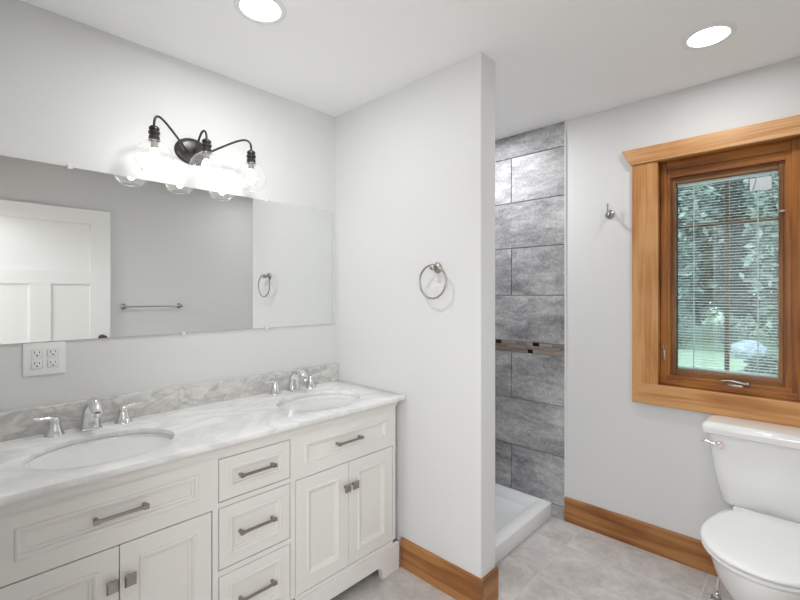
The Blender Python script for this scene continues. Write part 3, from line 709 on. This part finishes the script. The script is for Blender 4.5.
q = MB(); q.rings([lo(.194, YB-.012, YF+.002, .4305), lo(.201, YB-.006, YF-.003, .4335), lo(.201, YB-.006, YF-.003, .442), lo(.196, YB-.01, YF+.003, .448), lo(.178, YB-.022, YF+.022, .4515), lo(.10, YB-.09, YF+.12, .453), lo(.02, YB-.20, YF+.24, .4535)]); ld = q.build('seat_lid', M_PLASTIC, to, 60)
for s in (-1, 1):
    q = MB(); q.box(s*.075-.022, s*.075+.022, -.232, -.205, .411, .446, .006); q.build('hinge', M_PLASTIC, to, 40)
for s in (-1, 1):
    q = MB(); q.lathe([(.001, .022), (.008, .021), (.013, .014), (.014, 0)], (s*.123, -.30, 0), 'z', 16); q.build('bolt_cap', M_PLASTIC, to, 50)

# floor-mounted supply stop beside the toilet
sv = empty('supply_valve', (1.752, 2.395, 0), 'chrome water supply valve on the floor behind the toilet', 'valve')
q = MB(); q.lathe([(.001, .012), (.010, .012), (.026, .006), (.028, 0)], (0, 0, 0), 'z', 24); q.build('escutcheon', M_CHROME, sv, 40)
q = MB(); q.lathe([(.007, .005), (.007, .022), (.012, .024), (.013, .046), (.010, .049), (.009, .066), (.001, .067)], (0, 0, 0), 'z', 16); q.lathe([(.008, 0), (.008, -.026)], (0, 0, .036), 'y', 14); q.build('valve_body', M_CHROME, sv, 40)
q = MB(); q.sphere((0, -.032, .036), .016, 16, (1.25, .5, .85)); o = q.build('valve_handle', M_PULL, sv, 60)
q = MB(); q.tube(smooth_path([(0, 0, .064), (.004, .02, .10), (.022, .06, .18), (.045, .085, .30), (.055, .085, .438)], 8), .0055, 10); q.build('supply_hose', M_HOSE, sv, 60)

# ------------------------------------------------------------------ outdoors
GZ = -.4
M_LAWN = mat('lawn_grass', srgb(138, 158, 136), .9, var=.18, var_scale=2.5)
structure('lawn', MB().box(-30, 30, 2.9, 60, GZ-.2, GZ), M_LAWN, 'pale green lawn outside the window', 'lawn')
def leafy(name, hue, seed):
    return mat(name, hue, .7, var=.35, var_scale=1.2)
LEAF = [leafy('leaf_bluegreen', srgb(124, 136, 130), 0), leafy('leaf_green', srgb(130, 142, 132), 1), leafy('leaf_dark', srgb(98, 106, 101), 2)]
M_BARK = mat('tree_bark', srgb(98, 92, 86), .9, bump=.5, bump_scale=40, var=.3, var_scale=6)
def foliage_mesh(n, rx, rz, cz, size, seed, cone=False):
    r = random.Random(seed); mb = MB()
    clumps = []
    for _ in range(60):
        while True:
            p = Vector((r.uniform(-1, 1), r.uniform(-1, 1), r.uniform(-1, 1)))
            if p.length < 1: break
        w = (1-(p.z+1)/2*.85) if cone else 1
        clumps.append(Vector((p.x*rx*w, p.y*rx*w, cz+p.z*rz)))
    for i in range(n):
        c_ = r.choice(clumps); q_ = c_+Vector((r.gauss(0, .16)*rx, r.gauss(0, .16)*rx, r.gauss(0, .13)*rz))
        d1 = Vector((r.gauss(0, 1), r.gauss(0, 1), r.gauss(0, .7))).normalized(); d2 = d1.cross(Vector((r.gauss(0, 1), r.gauss(0, 1), r.gauss(0, 1)))).normalized()
        s_ = size*r.uniform(.6, 1.3); vs = [mb.bm.verts.new(q_+d1*s_*a+d2*s_*b_*.55) for a, b_ in ((-1, 0), (0, -.8), (1, 0), (0, .8))]
        mb.bm.faces.new(vs)
    return mb, clumps
def make_tree(seed, leafm, h, rx, label, loc, cone=False, n=13000):
    t_ = empty('tree', loc, label, 'tree', 'trees beyond the lawn')
    mb, cl = foliage_mesh(n, rx, h*.46, h*.54, .17, seed, cone); mb.build('crown', leafm, t_)
    q = MB(); r = random.Random(seed); q.tube(smooth_path([(0, 0, -.05), (r.uniform(-.1, .1), 0, h*.25), (r.uniform(-.2, .2), .1, h*.5), (0, 0, h*.85)], 5), [.16-.0085*i for i in range(16)], 10)
    for k in range(9):
        c_ = cl[k*5]; z0 = h*(.2+.06*k); q.tube(smooth_path([(0, 0, z0), (c_.x*.5, c_.y*.5, (z0+c_.z)/2+.2), tuple(c_)], 4), [.06-.005*i for i in range(9)], 6)
    q.build('trunk', M_BARK, t_, 60); return t_
protos = [make_tree(11, LEAF[0], 7.2, 1.55, 'blue-green tree left of the boulder, in the front row', (-2.15, 19.0, GZ)),
          make_tree(12, LEAF[1], 6.6, 1.55, 'green tree behind the boulder, in the front row', (2.2, 19.2, GZ)),
          make_tree(13, LEAF[2], 9.0, 1.75, 'tall dark tree showing between the two front trees', (0, 23.6, GZ))]
spots = [(1, -6.4, 19.3, 'green tree at the left end of the front row'), (0, 6.5, 19.1, 'blue-green tree at the right end of the front row'),
         (2, -4.9, 23.9, 'tall dark tree behind the gap between the left front trees'), (2, 4.9, 23.9, 'tall dark tree behind the gap between the right front trees')]
for k, x, y, lab in spots:
    t_ = copy_tree(protos[k], (x, y, GZ)); t_['label'] = lab; t_.rotation_euler.z = random.uniform(0, 6)
far = make_tree(14, LEAF[0], 8.5, 2.2, 'broad tree of the back row, left of the tall dark tree', (-2.6, 29.5, GZ), n=12000)
for x, lab in ((4.0, 'broad tree of the back row, right of the tall dark tree'), (-9.2, 'broad tree at the left end of the back row'), (10.6, 'broad tree at the right end of the back row')):
    t_ = copy_tree(far, (x, 29.5, GZ)); t_['label'] = lab; t_.rotation_euler.z = random.uniform(0, 6)
def make_shrub(loc, rx, h, leafm, seed, label, n=1600):
    s_ = empty('shrub', loc, label, 'shrub', 'shrubs on the lawn')
    mb, cl = foliage_mesh(n, rx, h*.5, h*.5, .045, seed); mb.build('foliage', leafm, s_)
    q = MB()
    for k in range(6): c_ = cl[k*7]; q.tube([(0, 0, -.03), (c_.x*.4, c_.y*.4, c_.z*.5), tuple(c_)], [.02, .014, .006], 6)
    q.build('stem', M_BARK, s_, 60); return s_
make_shrub((1.47, 10.6, GZ), .36, .62, LEAF[2], 31, 'dark green shrub in front of the boulder')
x0 = -4.1
for i, lab in enumerate(['low bush under the left trees', 'low bush right of the leftmost bush', 'low bush under the green tree', 'low bush left of the boulder', 'low bush just behind the boulder', 'low bush right of the boulder', 'low bush at the right end']):
    make_shrub((x0+i*1.45, 16.6, GZ), .52, 1.3, LEAF[(i+1) % 3], 40+i, 'leafy '+lab, 2200)
for x, lab in ((-6.2, 'leftmost of the tall bushes behind the back tree row'), (-3.1, 'tall bush behind the back tree row, second from the left'), (0.0, 'tall bush behind the back tree row, third from the left'), (3.1, 'rightmost of the tall bushes behind the back tree row')):
    b_ = make_shrub((x, 34.2, GZ), .85, 3.2, LEAF[1], 60, lab, 5000)
# boulder
M_ROCK = mat('pale_rock', srgb(150, 158, 172), .85, bump=.9, bump_scale=14, var=.4, var_scale=14)
bm = bmesh.new(); bmesh.ops.create_icosphere(bm, subdivisions=4, radius=1)
from mathutils import noise
for v in bm.verts:
    k = 1+.22*noise.noise(v.co*1.9)+.12*noise.noise(v.co*5)+.05*noise.noise(v.co*12)
    v.co = Vector((v.co.x*.38*k, v.co.y*.32*k, max(-.15, v.co.z*.27*k+.10)))
q = MB(); q.merge(bm); o = q.build('boulder', M_ROCK, None, 60, (.80, 15.3, GZ+.12)); tag(o, 'pale mottled boulder on the lawn outside the window', 'boulder')
